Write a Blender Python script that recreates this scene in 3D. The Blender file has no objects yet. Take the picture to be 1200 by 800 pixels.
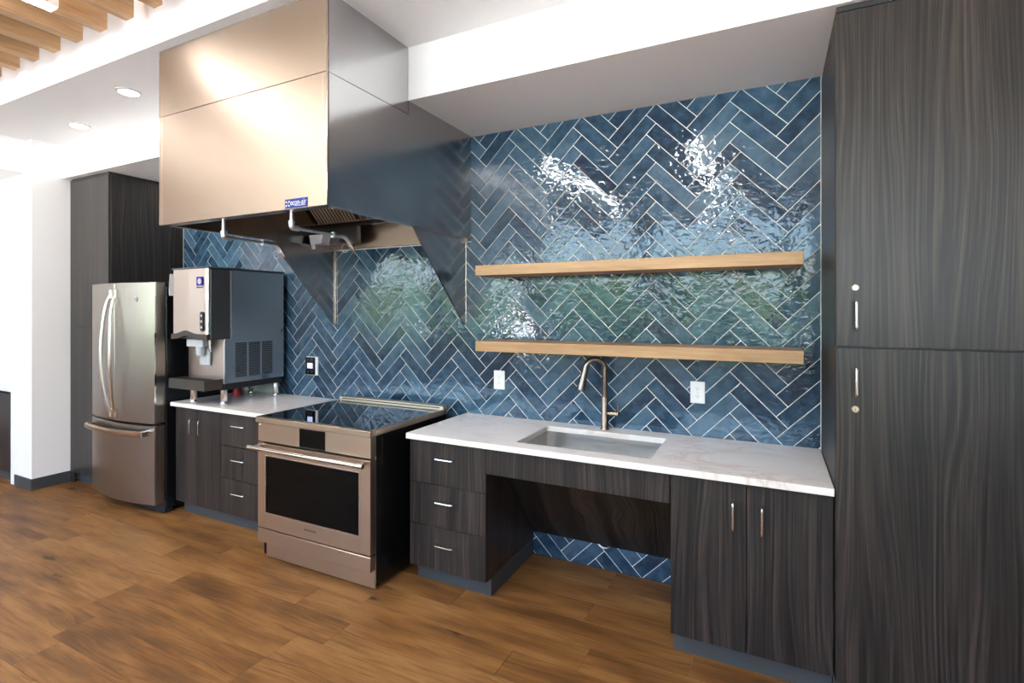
import bpy, bmesh, math, random
from mathutils import Vector, Matrix
random.seed(11)
S = bpy.context.scene
COL = S.collection
R = math.radians

# ------------------------------------------------------------------ camera
cam = bpy.data.cameras.new('camera')
cam_o = bpy.data.objects.new('camera', cam); COL.objects.link(cam_o)
cam_o.location = (0, -2.991, 1.5657)
cam_o.rotation_euler = (R(90), 0, R(25.927))
cam.sensor_width = 36; cam.lens = 598.0 / 1200 * 36
cam.shift_x = -0.01224; cam.shift_y = -0.03004
cam.clip_start = 0.02; cam.clip_end = 300
S.camera = cam_o

# ------------------------------------------------------------------ world, sun, exposure
W = bpy.data.worlds.new('sky'); S.world = W; W.use_nodes = True
wn = W.node_tree.nodes; wl = W.node_tree.links; wn.clear()
sky = wn.new('ShaderNodeTexSky'); sky.sky_type = 'NISHITA'; sky.sun_disc = False
sky.sun_elevation = R(48); sky.sun_rotation = R(40); sky.air_density = 1.0; sky.dust_density = 2.0
bg = wn.new('ShaderNodeBackground'); bg.inputs['Strength'].default_value = 0.6
wo = wn.new('ShaderNodeOutputWorld')
wl.new(sky.outputs[0], bg.inputs[0]); wl.new(bg.outputs[0], wo.inputs[0])
sun = bpy.data.lights.new('sun', 'SUN'); sun.energy = 46.0; sun.angle = R(0.6); sun.color = (1.0, 0.96, 0.90)
sun_o = bpy.data.objects.new('sun', sun); COL.objects.link(sun_o)
sun_o.rotation_euler = Vector((-0.45, -0.42, -0.78)).to_track_quat('-Z', 'Y').to_euler()
vs = S.view_settings
vs.view_transform = 'Standard'; vs.look = 'None'; vs.gamma = 1.0; vs.use_curve_mapping = False
vs.exposure = 1.58
cy = S.cycles
cy.max_bounces = 10; cy.diffuse_bounces = 6; cy.glossy_bounces = 6; cy.transmission_bounces = 6
cy.caustics_reflective = False; cy.caustics_refractive = False
cy.sample_clamp_indirect = 6.0
cy.use_denoising = True

# ------------------------------------------------------------------ materials
class NT:
    def __init__(s, name):
        s.m = bpy.data.materials.new(name); s.m.use_nodes = True
        s.t = s.m.node_tree; s.t.nodes.clear()
        s.out = s.t.nodes.new('ShaderNodeOutputMaterial')
    def n(s, typ, props=None, **inp):
        nd = s.t.nodes.new('ShaderNode' + typ)
        for k, v in (props or {}).items(): setattr(nd, k, v)
        for k, v in inp.items():
            key = k.replace('_', ' ')
            sock = nd.inputs[int(k[1:])] if (k[0] == 'i' and k[1:].isdigit()) else nd.inputs[key]
            if isinstance(v, bpy.types.NodeSocket): s.t.links.new(v, sock)
            else: sock.default_value = v
        return nd
    def math(s, op, a, b=0.0, c=0.0):
        return s.n('Math', dict(operation=op), i0=a, i1=b, i2=c).outputs[0]
    def mix(s, f, a, b, mode='MIX'):
        nd = s.t.nodes.new('ShaderNodeMix'); nd.data_type = 'RGBA'; nd.blend_type = mode
        for i, v in ((0, f), (6, a), (7, b)):
            if isinstance(v, bpy.types.NodeSocket): s.t.links.new(v, nd.inputs[i])
            else: nd.inputs[i].default_value = v
        return nd.outputs[2]
    def ramp(s, f, stops):
        nd = s.n('ValToRGB', Fac=f); cr = nd.color_ramp
        while len(cr.elements) < len(stops): cr.elements.new(0.5)
        for e, (p, c) in zip(cr.elements, stops):
            e.position = p; e.color = c if len(c) == 4 else (*c, 1)
        return nd.outputs[0]
    def obj(s): return s.n('TexCoord').outputs['Object']
    def mapv(s, v, sc, loc=(0, 0, 0)):
        return s.n('Mapping', Vector=v, Scale=sc, Location=loc).outputs[0]
    def rnd(s): return s.n('ObjectInfo').outputs['Random']
    def shift(s, v, amt):   # offset coordinates by the object's random number
        r = s.rnd()
        return s.n('VectorMath', dict(operation='MULTIPLY_ADD'), i0=s.n('CombineXYZ', X=r, Y=r, Z=r).outputs[0], i1=amt, i2=v).outputs[0]
    def bump(s, h, strength, dist=0.002):
        return s.n('Bump', Height=h, Strength=strength, Distance=dist).outputs[0]
    def pbr(s, **k):
        p = s.n('BsdfPrincipled', **k); s.t.links.new(p.outputs[0], s.out.inputs[0]); return s.m

def c4(r, g, b): return (r, g, b, 1.0)
def srgb(r, g, b):
    f = lambda v: (v / 255 / 12.92) if v / 255 <= 0.04045 else ((v / 255 + 0.055) / 1.055) ** 2.4
    return (f(r), f(g), f(b), 1.0)
def plain(name, col, rough=0.5, metal=0.0, **k):
    return NT(name).pbr(Base_Color=col, Roughness=rough, Metallic=metal, **k)
def glow(name, col, st):
    t = NT(name); e = t.n('Emission', Color=col, Strength=st); t.t.links.new(e.outputs[0], t.out.inputs[0]); return t.m

def m_paint(name, col, rough=0.75):
    t = NT(name); n = t.n('TexNoise', Vector=t.obj(), Scale=220.0, Detail=2.0).outputs[0]
    return t.pbr(Base_Color=col, Roughness=rough, Normal=t.bump(n, 0.06, 0.001))

def m_laminate(name='dark_laminate', horizontal=False, flat=False):
    t = NT(name); v = t.shift(t.obj(), (3.7, 1.9, 5.3))
    if horizontal: v = t.n('Mapping', Vector=v, Rotation=(0, R(90), 0)).outputs[0]
    warp = t.n('TexNoise', Vector=t.mapv(v, (5.0, 5.0, 0.75)), Scale=1.0, Detail=1.0, Roughness=0.35).outputs[0]
    sp = t.n('SeparateXYZ', Vector=v)
    u0 = sp.outputs[0] if flat else t.math('ADD', sp.outputs[0], sp.outputs[1])
    u = t.math('MULTIPLY_ADD', warp, 0.17, u0)
    ring = t.math('SINE', t.math('MULTIPLY', u, 330.0))
    cu = t.n('CombineXYZ', X=u, Y=0.0, Z=sp.outputs[2]).outputs[0]
    cf = t.n('CombineXYZ', X=t.math('MULTIPLY_ADD', warp, 0.06, u0), Y=0.0, Z=sp.outputs[2]).outputs[0]
    fine = t.n('TexNoise', Vector=t.mapv(cf, (260, 1, 2.6)), Scale=1.0, Detail=3.0, Roughness=0.6).outputs[0]
    med = t.n('TexNoise', Vector=t.mapv(cu, (75, 1, 0.9)), Scale=1.0, Detail=2.0).outputs[0]
    broad = t.n('TexNoise', Vector=t.mapv(cf, (9, 1, 0.5)), Scale=1.0, Detail=2.0).outputs[0]
    g = t.math('MULTIPLY_ADD', ring, 0.035, t.math('MULTIPLY', fine, 0.55))
    g = t.math('MULTIPLY_ADD', med, 0.55, g)
    g = t.math('MULTIPLY_ADD', t.math('SUBTRACT', broad, 0.5), 0.35, g)
    col = t.ramp(g, [(0.40, (0.0030, 0.0024, 0.0022)), (0.50, (0.0105, 0.0083, 0.0074)), (0.60, (0.028, 0.0215, 0.0185)), (0.74, (0.056, 0.042, 0.035))])
    rg = t.math('MULTIPLY_ADD', fine, 0.14, 0.33)
    return t.pbr(Base_Color=col, Roughness=rg, Specular_IOR_Level=0.5, Normal=t.bump(g, 0.18, 0.0006))

def m_oak(name, axis, dark, light, rough=0.45, scale=1.0):
    t = NT(name); v = t.shift(t.obj(), (5.1, 2.3, 7.7))
    sc = {'x': (1.6, 26, 26), 'y': (26, 1.6, 26), 'z': (26, 26, 1.6)}[axis]
    sf = tuple(a * 5 for a in sc)
    a = t.n('TexNoise', Vector=t.mapv(v, sc), Scale=scale, Detail=3.0, Distortion=0.6).outputs[0]
    b = t.n('TexNoise', Vector=t.mapv(v, sf), Scale=scale, Detail=3.0).outputs[0]
    g = t.math('MULTIPLY_ADD', b, 0.5, t.math('MULTIPLY', a, 0.6))
    col = t.ramp(g, [(0.3, dark), (0.75, light)])
    return t.pbr(Base_Color=col, Roughness=rough, Normal=t.bump(g, 0.1, 0.0006))

def m_floor():
    t = NT('oak_floor')
    geo = t.n('NewGeometry').outputs['Random Per Island']
    r = t.math('FRACT', t.math('ADD', t.rnd(), t.math('MULTIPLY', geo, 3.71)))
    wp = t.n('NewGeometry').outputs['Position']
    v = t.n('VectorMath', dict(operation='MULTIPLY_ADD'), i0=t.n('CombineXYZ', X=r, Y=r, Z=r).outputs[0], i1=(31.0, 17.0, 0.0), i2=wp).outputs[0]
    warp = t.n('TexNoise', Vector=t.mapv(v, (1.3, 7.0, 1)), Scale=1.0, Detail=2.0).outputs[0]
    sp = t.n('SeparateXYZ', Vector=v)
    y2 = t.math('MULTIPLY_ADD', warp, 0.13, sp.outputs[1])
    cv = t.n('CombineXYZ', X=sp.outputs[0], Y=y2, Z=0.0).outputs[0]
    ring = t.math('SINE', t.math('MULTIPLY', y2, 260.0))
    fine = t.n('TexNoise', Vector=t.mapv(cv, (4.0, 150.0, 1)), Scale=1.0, Detail=4.0, Roughness=0.7).outputs[0]
    mid = t.n('TexNoise', Vector=t.mapv(v, (1.9, 9.0, 1)), Scale=1.0, Detail=3.0).outputs[0]
    g = t.math('MULTIPLY_ADD', ring, 0.018, t.math('MULTIPLY', fine, 0.42))
    g = t.math('MULTIPLY_ADD', mid, 0.88, t.math('ADD', g, -0.075))
    g = t.math('MULTIPLY_ADD', t.math('SUBTRACT', r, 0.5), 0.17, g)
    col = t.ramp(g, [(0.34, (0.085, 0.036, 0.010)), (0.50, (0.165, 0.072, 0.020)), (0.62, (0.225, 0.105, 0.031)), (0.82, (0.30, 0.155, 0.055))])
    # knots
    vo = t.n('TexVoronoi', Vector=t.mapv(v, (1.5, 5.2, 1)), Scale=1.0, Randomness=1.0)
    d = t.math('MULTIPLY_ADD', t.n('TexNoise', Vector=t.mapv(v, (9, 30, 1)), Scale=1.0, Detail=3.0).outputs[0], 0.42, vo.outputs['Distance'])
    sel = t.math('GREATER_THAN', t.n('SeparateColor', Color=vo.outputs['Color']).outputs[0], 0.42)
    halo = t.math('MULTIPLY', t.ramp(d, [(0.24, (1, 1, 1)), (0.52, (0, 0, 0))]), sel)
    core = t.math('MULTIPLY', t.ramp(d, [(0.27, (1, 1, 1)), (0.315, (0, 0, 0))]), sel)
    streak = t.n('TexNoise', Vector=t.mapv(cv, (2.6, 78.0, 1)), Scale=1.0, Detail=3.0, Roughness=0.6).outputs[0]
    st = t.ramp(streak, [(0.52, (0, 0, 0)), (0.70, (1, 1, 1))])
    col = t.mix(t.math('MULTIPLY', st, 0.55), col, c4(0.060, 0.024, 0.008))
    col = t.mix(t.math('MULTIPLY', halo, 0.55), col, c4(0.070, 0.028, 0.010))
    col = t.mix(t.math('MULTIPLY', core, 0.85), col, c4(0.016, 0.007, 0.004))
    rg = t.math('MULTIPLY_ADD', fine, 0.2, 0.40)
    return t.pbr(Base_Color=col, Roughness=rg, Specular_IOR_Level=0.32, Normal=t.bump(t.math('MULTIPLY_ADD', fine, 0.6, ring), 0.1, 0.0004))

def m_tile():
    t = NT('blue_glazed_tile')
    geo = t.n('NewGeometry')
    r = t.math('FRACT', t.math('ADD', t.rnd(), t.math('MULTIPLY', geo.outputs['Random Per Island'], 5.37)))
    pos = geo.outputs['Position']
    v = t.n('VectorMath', dict(operation='MULTIPLY_ADD'), i0=t.n('CombineXYZ', X=r, Y=r, Z=r).outputs[0], i1=(13.0, 7.0, 9.0), i2=pos).outputs[0]
    blot = t.n('TexNoise', Vector=v, Scale=16.0, Detail=4.0, Roughness=0.6).outputs[0]
    f = t.math('MULTIPLY_ADD', t.math('SUBTRACT', r, 0.5), 0.55, blot)
    col = t.ramp(f, [(0.20, (0.011, 0.030, 0.058)), (0.48, (0.027, 0.070, 0.118)), (0.80, (0.064, 0.128, 0.186))])
    w1 = t.n('TexNoise', Vector=t.mapv(v, (1.0, 1.0, 1.3)), Scale=27.0, Detail=1.0, Roughness=0.4, Distortion=0.5).outputs[0]
    w2 = t.n('TexNoise', Vector=v, Scale=9.0, Detail=1.0).outputs[0]
    amp = t.ramp(t.n('TexNoise', Vector=pos, Scale=2.6, Detail=1.0).outputs[0], [(0.38, (0.3, 0.3, 0.3)), (0.60, (1, 1, 1))])
    h = t.math('MULTIPLY_ADD', t.math('MULTIPLY', w1, amp), 0.95, t.math('MULTIPLY', w2, 0.5))
    return t.pbr(Base_Color=col, Roughness=0.06, IOR=1.56, Specular_IOR_Level=0.5, Normal=t.bump(h, 0.52, 0.0048))

def m_steel(name, col=(0.56, 0.53, 0.50), rough=0.27, axis='x', cloud=0.0, aniso=0.0, rot=0.25):
    t = NT(name); v = t.obj()
    sc = {'x': (2, 300, 300), 'y': (300, 2, 300), 'z': (300, 300, 2)}[axis]
    n = t.n('TexNoise', Vector=t.mapv(v, sc), Scale=1.0, Detail=3.0).outputs[0]
    rg = t.math('MULTIPLY_ADD', n, 0.10, rough - 0.05)
    c = c4(*col)
    if cloud:
        b = t.n('TexNoise', Vector=v, Scale=5.0, Detail=6.0, Roughness=0.65).outputs[0]
        rg = t.math('MULTIPLY_ADD', t.math('SUBTRACT', b, 0.5), cloud, rg)
    tg = t.n('Tangent', dict(direction_type='RADIAL', axis='Z')).outputs[0]
    return t.pbr(Base_Color=c, Metallic=1.0, Roughness=rg, Anisotropic=aniso, Anisotropic_Rotation=rot, Tangent=tg, Normal=t.bump(n, 0.03, 0.0004))

def m_quartz():
    t = NT('veined_quartz'); v = t.obj()
    w = t.n('TexNoise', Vector=t.mapv(v, (1.6, 3.0, 1)), Scale=1.6, Detail=5.0, Roughness=0.6, Distortion=1.1).outputs[0]
    vein = t.math('ABSOLUTE', t.math('SUBTRACT', w, 0.5))
    f = t.ramp(vein, [(0.0, (0.65, 0.65, 0.65)), (0.03, (0.2, 0.2, 0.2)), (0.10, (0, 0, 0))])
    m = t.n('TexNoise', Vector=v, Scale=2.2, Detail=3.0).outputs[0]
    f = t.math('MULTIPLY', f, t.ramp(m, [(0.4, (0, 0, 0)), (0.62, (1, 1, 1))]))
    col = t.mix(f, c4(0.86, 0.815, 0.775), c4(0.62, 0.51, 0.42))
    return t.pbr(Base_Color=col, Roughness=0.14)

M = {}
M['white'] = m_paint('white_paint', c4(0.89, 0.89, 0.89))
M['ceil'] = m_paint('ceiling_paint', c4(0.90, 0.90, 0.90), 0.85)
M['lam'] = m_laminate()
M['lamh'] = m_laminate('dark_laminate_crosswise', True)
M['lamf'] = m_laminate('dark_laminate_sloped', False, True)
M['floor'] = m_floor()
M['subfloor'] = plain('subfloor', c4(0.05, 0.025, 0.012), 0.8)
M['shelf'] = m_oak('shelf_oak', 'x', (0.33, 0.18, 0.075), (0.53, 0.335, 0.17), 0.5)
M['slat'] = m_oak('slat_oak', 'y', (0.26, 0.14, 0.06), (0.46, 0.28, 0.14), 0.55)
M['tile'] = m_tile()
M['grout'] = m_paint('pale_grout', c4(0.80, 0.80, 0.78), 0.9)
M['edge'] = plain('tile_edge_trim', c4(0.75, 0.74, 0.70), 0.4)
M['hood'] = m_steel('hood_steel_reflected_tan', (0.295, 0.226, 0.174), 0.36, 'x', 0.14, 0.7)  # neutral steel; the tan reflection of the wood is put into its base colour
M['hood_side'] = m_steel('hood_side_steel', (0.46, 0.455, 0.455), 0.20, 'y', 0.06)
M['steel'] = m_steel('appliance_steel', (0.50, 0.40, 0.31), 0.30, 'x', 0.0, 0.55)
M['steel_ice'] = m_steel('ice_machine_steel', (0.66, 0.57, 0.50), 0.30, 'x', 0.0, 0.55)
M['steel_v'] = m_steel('fridge_steel', (0.36, 0.32, 0.285), 0.30, 'z', 0.0, 0.6, 0.0)
M['galv'] = m_steel('galvanized_steel', (0.50, 0.52, 0.54), 0.34, 'z', 0.45)
M['sink'] = plain('sink_steel', c4(0.76, 0.74, 0.71), 0.20, 1.0)
M['chrome'] = plain('polished_steel', c4(0.78, 0.76, 0.73), 0.14, 1.0)
M['nickel'] = plain('brushed_nickel', c4(0.66, 0.60, 0.53), 0.27, 1.0)
M['faucet'] = plain('dark_nickel', c4(0.27, 0.22, 0.175), 0.25, 1.0)
M['pipe'] = plain('chrome_pipe', c4(0.62, 0.64, 0.66), 0.34, 1.0)
M['black'] = plain('black_enamel', c4(0.006, 0.006, 0.007), 0.22)
M['blackm'] = plain('black_matte', c4(0.010, 0.010, 0.011), 0.55)
M['glass'] = plain('black_glass', c4(0.003, 0.003, 0.004), 0.03, Specular_IOR_Level=0.6)
M['oven_glass'] = plain('tinted_oven_glass', c4(0.002, 0.002, 0.002), 0.05, Specular_IOR_Level=0.12)
M['dgrey'] = plain('dark_grey_plastic', c4(0.040, 0.042, 0.046), 0.42)
M['bronze'] = plain('brown_grey_plastic', c4(0.035, 0.028, 0.022), 0.5)
M['lgrey'] = plain('light_grey_plastic', c4(0.50, 0.52, 0.54), 0.3)
M['quartz'] = m_quartz()
M['base'] = plain('blue_grey_rubber', c4(0.046, 0.050, 0.053), 0.55)
M['plate'] = plain('white_plastic', c4(0.84, 0.84, 0.83), 0.35)
M['slot'] = plain('slot_black', c4(0.02, 0.02, 0.02), 0.6)
M['blue'] = plain('blue_print', c4(0.004, 0.018, 0.14), 0.5, Specular_IOR_Level=0.15)
M['violet'] = plain('violet_print', c4(0.014, 0.010, 0.19), 0.5, Specular_IOR_Level=0.15)
M['print'] = plain('white_print', c4(0.46, 0.46, 0.46), 0.6, Specular_IOR_Level=0.1)
M['ink'] = plain('dark_print', c4(0.05, 0.045, 0.04), 0.5)
M['paper'] = plain('white_paper', c4(0.82, 0.82, 0.84), 0.8)
M['copper'] = plain('copper', c4(0.72, 0.30, 0.14), 0.28, 1.0)
M['red'] = plain('red_plastic', c4(0.50, 0.012, 0.03), 0.35)
M['brass'] = plain('lock_brass', c4(0.75, 0.66, 0.50), 0.28, 1.0)
M['lcd'] = glow('lit_display', c4(0.55, 0.62, 1.0), 0.85)
M['lamp'] = glow('lamp_diffuser', c4(0.97, 0.98, 1.0), 29.0)
M['lamp_up'] = glow('lamp_upper_diffuser', c4(0.97, 0.98, 1.0), 12.0)
M['dl'] = glow('downlight_diffuser', c4(1.0, 0.95, 0.88), 12.0)
M['digit'] = glow('display_digits', c4(0.80, 0.90, 1.0), 0.9)
M['frame'] = plain('dark_window_frame', c4(0.03, 0.03, 0.032), 0.4)
M['alu'] = plain('white_metal', c4(0.80, 0.80, 0.80), 0.4)

# ------------------------------------------------------------------ mesh helpers
class MB:
    def __init__(s): s.bm = bmesh.new()
    def box(s, x0, x1, y0, y1, z0, z1, bev=0.0, seg=1):
        r = bmesh.ops.create_cube(s.bm, size=1.0)
        vs_ = r['verts']
        for v in vs_:
            v.co = Vector(((x0 + x1) / 2 + v.co.x * (x1 - x0), (y0 + y1) / 2 + v.co.y * (y1 - y0), (z0 + z1) / 2 + v.co.z * (z1 - z0)))
        if bev > 0:
            es = list({e for v in vs_ for e in v.link_edges})
            bmesh.ops.bevel(s.bm, geom=es, offset=bev, segments=seg, profile=0.7, affect='EDGES')
        return s
    def prism(s, poly, axis, lo, hi, bev=0.0):
        """poly: 2-D points; axis: extrusion axis. x:(y,z) y:(x,z) z:(x,y)"""
        def P(p, t):
            return {'x': (t, p[0], p[1]), 'y': (p[0], t, p[1]), 'z': (p[0], p[1], t)}[axis]
        a = [s.bm.verts.new(P(p, lo)) for p in poly]; b = [s.bm.verts.new(P(p, hi)) for p in poly]
        n = len(poly); fs = [s.bm.faces.new(a), s.bm.faces.new(b[::-1])]
        for i in range(n): fs.append(s.bm.faces.new((a[i], b[i], b[(i + 1) % n], a[(i + 1) % n])))
        bmesh.ops.recalc_face_normals(s.bm, faces=fs)
        if bev > 0:
            es = list({e for f in fs for e in f.edges})
            bmesh.ops.bevel(s.bm, geom=es, offset=bev, segments=1, affect='EDGES')
        return s
    def tube(s, pts, r, seg=10, cap=True):
        pts = [Vector(p) for p in pts]; rings = []
        rr = r if isinstance(r, (list, tuple)) else [r] * len(pts)
        t0 = (pts[1] - pts[0]).normalized()
        nrm = t0.orthogonal().normalized()
        for i, p in enumerate(pts):
            if i == 0: t = t0
            elif i == len(pts) - 1: t = (pts[i] - pts[i - 1]).normalized()
            else: t = ((pts[i + 1] - p).normalized() + (p - pts[i - 1]).normalized()).normalized()
            nrm = (nrm - t * nrm.dot(t)).normalized(); bi = t.cross(nrm)
            rings.append([s.bm.verts.new(p + (nrm * math.cos(a) + bi * math.sin(a)) * rr[i]) for a in [2 * math.pi * k / seg for k in range(seg)]])
        for a, b in zip(rings, rings[1:]):
            for k in range(seg): s.bm.faces.new((a[k], a[(k + 1) % seg], b[(k + 1) % seg], b[k]))
        if cap: s.bm.faces.new(rings[0][::-1]); s.bm.faces.new(rings[-1])
        return s
    def lathe(s, prof, c, seg=20, axis='z'):
        """prof: (radius, height) list about an axis through c"""
        rings = []
        for r, h in prof:
            ring = []
            for k in range(seg):
                a = 2 * math.pi * k / seg; u, w = r * math.cos(a), r * math.sin(a)
                ring.append(s.bm.verts.new({'z': (c[0] + u, c[1] + w, c[2] + h), 'y': (c[0] + u, c[1] + h, c[2] + w), 'x': (c[0] + h, c[1] + u, c[2] + w)}[axis]))
            rings.append(ring)
        fs = []
        for a, b in zip(rings, rings[1:]):
            for k in range(seg): fs.append(s.bm.faces.new((a[k], a[(k + 1) % seg], b[(k + 1) % seg], b[k])))
        fs.append(s.bm.faces.new(rings[0][::-1])); fs.append(s.bm.faces.new(rings[-1]))
        bmesh.ops.recalc_face_normals(s.bm, faces=fs)
        return s
    def build(s, name, mat, parent=None, smooth=False, origin=None):
        o_ = Vector(parent.matrix_world.translation) if parent is not None else Vector(origin or (0, 0, 0))
        if parent is not None: o_ = WORLD[parent.name]
        bmesh.ops.translate(s.bm, verts=s.bm.verts, vec=-o_)
        me = bpy.data.meshes.new(name); s.bm.to_mesh(me); s.bm.free()
        if smooth:
            for p in me.polygons: p.use_smooth = True
        me.materials.append(mat)
        o = bpy.data.objects.new(name, me); COL.objects.link(o)
        if parent is not None: o.parent = parent
        else: o.location = o_
        WORLD[o.name] = o_
        if smooth == 'auto':
            me.set_sharp_from_angle(angle=R(38))
        return o
WORLD = {}
def box(name, mat, parent, *b, bev=0.0, seg=1): return MB().box(*b, bev=bev, seg=seg).build(name, mat, parent)
def thing(name, label, cat, loc, group=None):
    o = bpy.data.objects.new(name, None); COL.objects.link(o); o.location = loc; o.empty_display_size = 0.1
    WORLD[o.name] = Vector(loc); o['label'] = label; o['category'] = cat
    if group: o['group'] = group
    return o
def tag(o, label, cat, group=None):
    o['label'] = label; o['category'] = cat
    if group: o['group'] = group
    return o
def struct(o, label=None, cat=None):
    o['kind'] = 'structure'
    if label: o['label'] = label
    if cat: o['category'] = cat
    return o
def text(name, body, size, loc, mat, parent, rot=(90, 0, 0), sx=1.0, extrude=0.0004, bold=0.0):
    cu = bpy.data.curves.new(name, 'FONT'); cu.body = body; cu.size = size; cu.align_x = 'CENTER'; cu.align_y = 'CENTER'
    cu.extrude = extrude; cu.offset = bold; cu.resolution_u = 3
    tmp = bpy.data.objects.new('tmp_text', cu); COL.objects.link(tmp)
    dg = bpy.context.evaluated_depsgraph_get()
    me = bpy.data.meshes.new_from_object(tmp.evaluated_get(dg)); bpy.data.objects.remove(tmp)
    mx = Matrix.Translation(Vector(loc) - WORLD[parent.name]) @ Matrix.Rotation(R(rot[2]), 4, 'Z') @ Matrix.Rotation(R(rot[0]), 4, 'X') @ Matrix.Diagonal((sx, 1, 1, 1))
    me.transform(mx); me.materials.clear(); me.materials.append(mat)
    o = bpy.data.objects.new(name, me); COL.objects.link(o); o.parent = parent; WORLD[o.name] = WORLD[parent.name]
    return o
def arc(c, r, a0, a1, n, plane='xz'):
    out = []
    for i in range(n + 1):
        a = R(a0 + (a1 - a0) * i / n); u, w = r * math.cos(a), r * math.sin(a)
        out.append({'xz': (c[0] + u, c[1], c[2] + w), 'yz': (c[0], c[1] + u, c[2] + w), 'xy': (c[0] + u, c[1] + w, c[2])}[plane])
    return out
def rounded(pts, r, n=5):
    """polyline with its inner corners rounded"""
    pts = [Vector(p) for p in pts]; out = [pts[0]]
    for a, b, c in zip(pts, pts[1:], pts[2:]):
        u, w = (a - b).normalized(), (c - b).normalized(); rr = min(r, (a - b).length / 2, (c - b).length / 2)
        p, q = b + u * rr, b + w * rr
        for i in range(n + 1):
            t_ = i / n; out.append(p * (1 - t_) ** 2 + b * 2 * t_ * (1 - t_) + q * t_ * t_)
    out.append(pts[-1]); return out
def pull(parent, p, length, axis, out=0.035, r=0.0052, mat=None, name='handle'):
    """bent wire pull: centre p on the face (facing -y), along x or z"""
    x, y, z = p; h = length / 2
    pts = [(x - h, y, z), (x - h, y - out, z), (x + h, y - out, z), (x + h, y, z)] if axis == 'x' else [(x, y, z + h), (x, y - out, z + h), (x, y - out, z - h), (x, y, z - h)]
    return MB().tube(rounded(pts, 0.012), r, 8).build(name, mat or M['chrome'], parent, smooth='auto')

# ------------------------------------------------------------------ room shell
ZS, ZC, ZH = 2.760, 3.060, 3.52       # soffit, kitchen ceiling, high ceiling
XL, XR, YB = -10.0, 3.2, -7.0
floor = struct(box('floor', M['subfloor'], None, XL, XR, YB, 0.2, -0.12, -0.006))
w_back = struct(box('wall_back', M['white'], None, -5.86, XR + 0.2, 0.009, 0.2, -0.0, ZC + 0.1))
struct(box('wall_right', M['white'], None, XR, XR + 0.2, YB, 0.009, 0, ZH + 0.2))
struct(box('wall_far_left', M['white'], None, XL - 0.2, XL, YB, -0.84, 0, ZH + 0.2))
PX, PY = -5.80, -0.872                # corner of the white pier beside the pantry
pier = struct(MB().box(-6.10, PX, PY, 0.2, 0, ZC).box(XL, -6.10, PY, 0.2, 0.83, ZC).box(XL, -6.10, -0.1, 0.2, 0, 0.83).build('wall_left', M['white']))
struct(MB().box(PX, XR, -0.67, 0.009, ZS, ZC).build('ceiling.002', M['ceil']))
struct(MB().box(XL, XR, -1.32, 0.15, ZC, ZH).build('ceiling.001', M['ceil']))
struct(MB().box(XL, PX - 0.1, -1.32, PY + 0.0, ZS + 0.01, ZC).build('ceiling.003', M['ceil']))
ceil_hi = struct(box('ceiling', M['ceil'], None, XL - 0.2, XR + 0.2, YB - 0.2, -1.25, ZH, ZH + 0.15))
# rear wall with tall windows (behind the camera; daylight enters here)
wins = [(-9.6, -7.3), (-7.1, -4.8), (-4.6, -2.3), (-2.1, 0.2), (0.4, 2.7)]
mb = MB(); xs = XL - 0.2
for a, b in wins:
    mb.box(xs, a, YB - 0.2, YB, 0, ZH); xs = b
    mb.box(a, b, YB - 0.2, YB, 0, 0.8); mb.box(a, b, YB - 0.2, YB, 3.3, ZH)
mb.box(xs, XR + 0.2, YB - 0.2, YB, 0, ZH)
struct(mb.build('wall_rear', M['white']))
for i, (a, b) in enumerate(wins):
    wf = MB(); t_ = 0.05; y0, y1 = YB - 0.13, YB - 0.07
    za, zb = 0.8, 3.3
    wf.box(a, b, y0, y1, za, za + t_).box(a, b, y0, y1, zb - t_, zb).box(a, a + t_, y0, y1, za + t_, zb - t_).box(b - t_, b, y0, y1, za + t_, zb - t_)
    wf.box((a + b) / 2 - t_ / 2, (a + b) / 2 + t_ / 2, y0, y1, za + t_, zb - t_)
    struct(wf.build('window_%d' % (i + 1), M['frame']))
# daylight portals sit exactly in the window openings (they add no light, they only guide sampling)
for i, (a, b) in enumerate(wins):
    pl = bpy.data.lights.new('daylight_portal', 'AREA'); pl.shape = 'RECTANGLE'; pl.size = b - a; pl.size_y = 2.6
    pl.cycles.is_portal = True
    po = bpy.data.objects.new('daylight_portal', pl); COL.objects.link(po)
    po.location = ((a + b) / 2, YB - 0.02, 2.0); po.rotation_euler = (R(90), 0, 0)
# outdoors beyond the windows
gr = box('ground', plain('pale_paving', c4(0.72, 0.75, 0.79), 0.9), None, -60, 50, -70, 20, -0.3, -0.125); gr['kind'] = 'structure'  # out of view; coloured pale and bluish to bounce daylight up to the soffit
hb = MB()
for i in range(46):
    x = -24 + 42 * random.random(); y = -22 + random.uniform(-4, 4); rr = random.uniform(1.0, 2.0)
    m_ = Matrix.Translation((x, y, random.uniform(0.4, 2.2))) @ Matrix.Diagonal((rr, rr, rr * 0.9, 1))
    bmesh.ops.create_icosphere(hb.bm, subdivisions=2, radius=1.0, matrix=m_)
for v in hb.bm.verts: v.co += Vector((random.uniform(-1, 1), random.uniform(-1, 1), random.uniform(-1, 1))) * 0.16
hedge = hb.build('hedge', plain('leaf_green', c4(0.017, 0.045, 0.009), 0.7)); hedge['kind'] = 'stuff'

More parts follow.
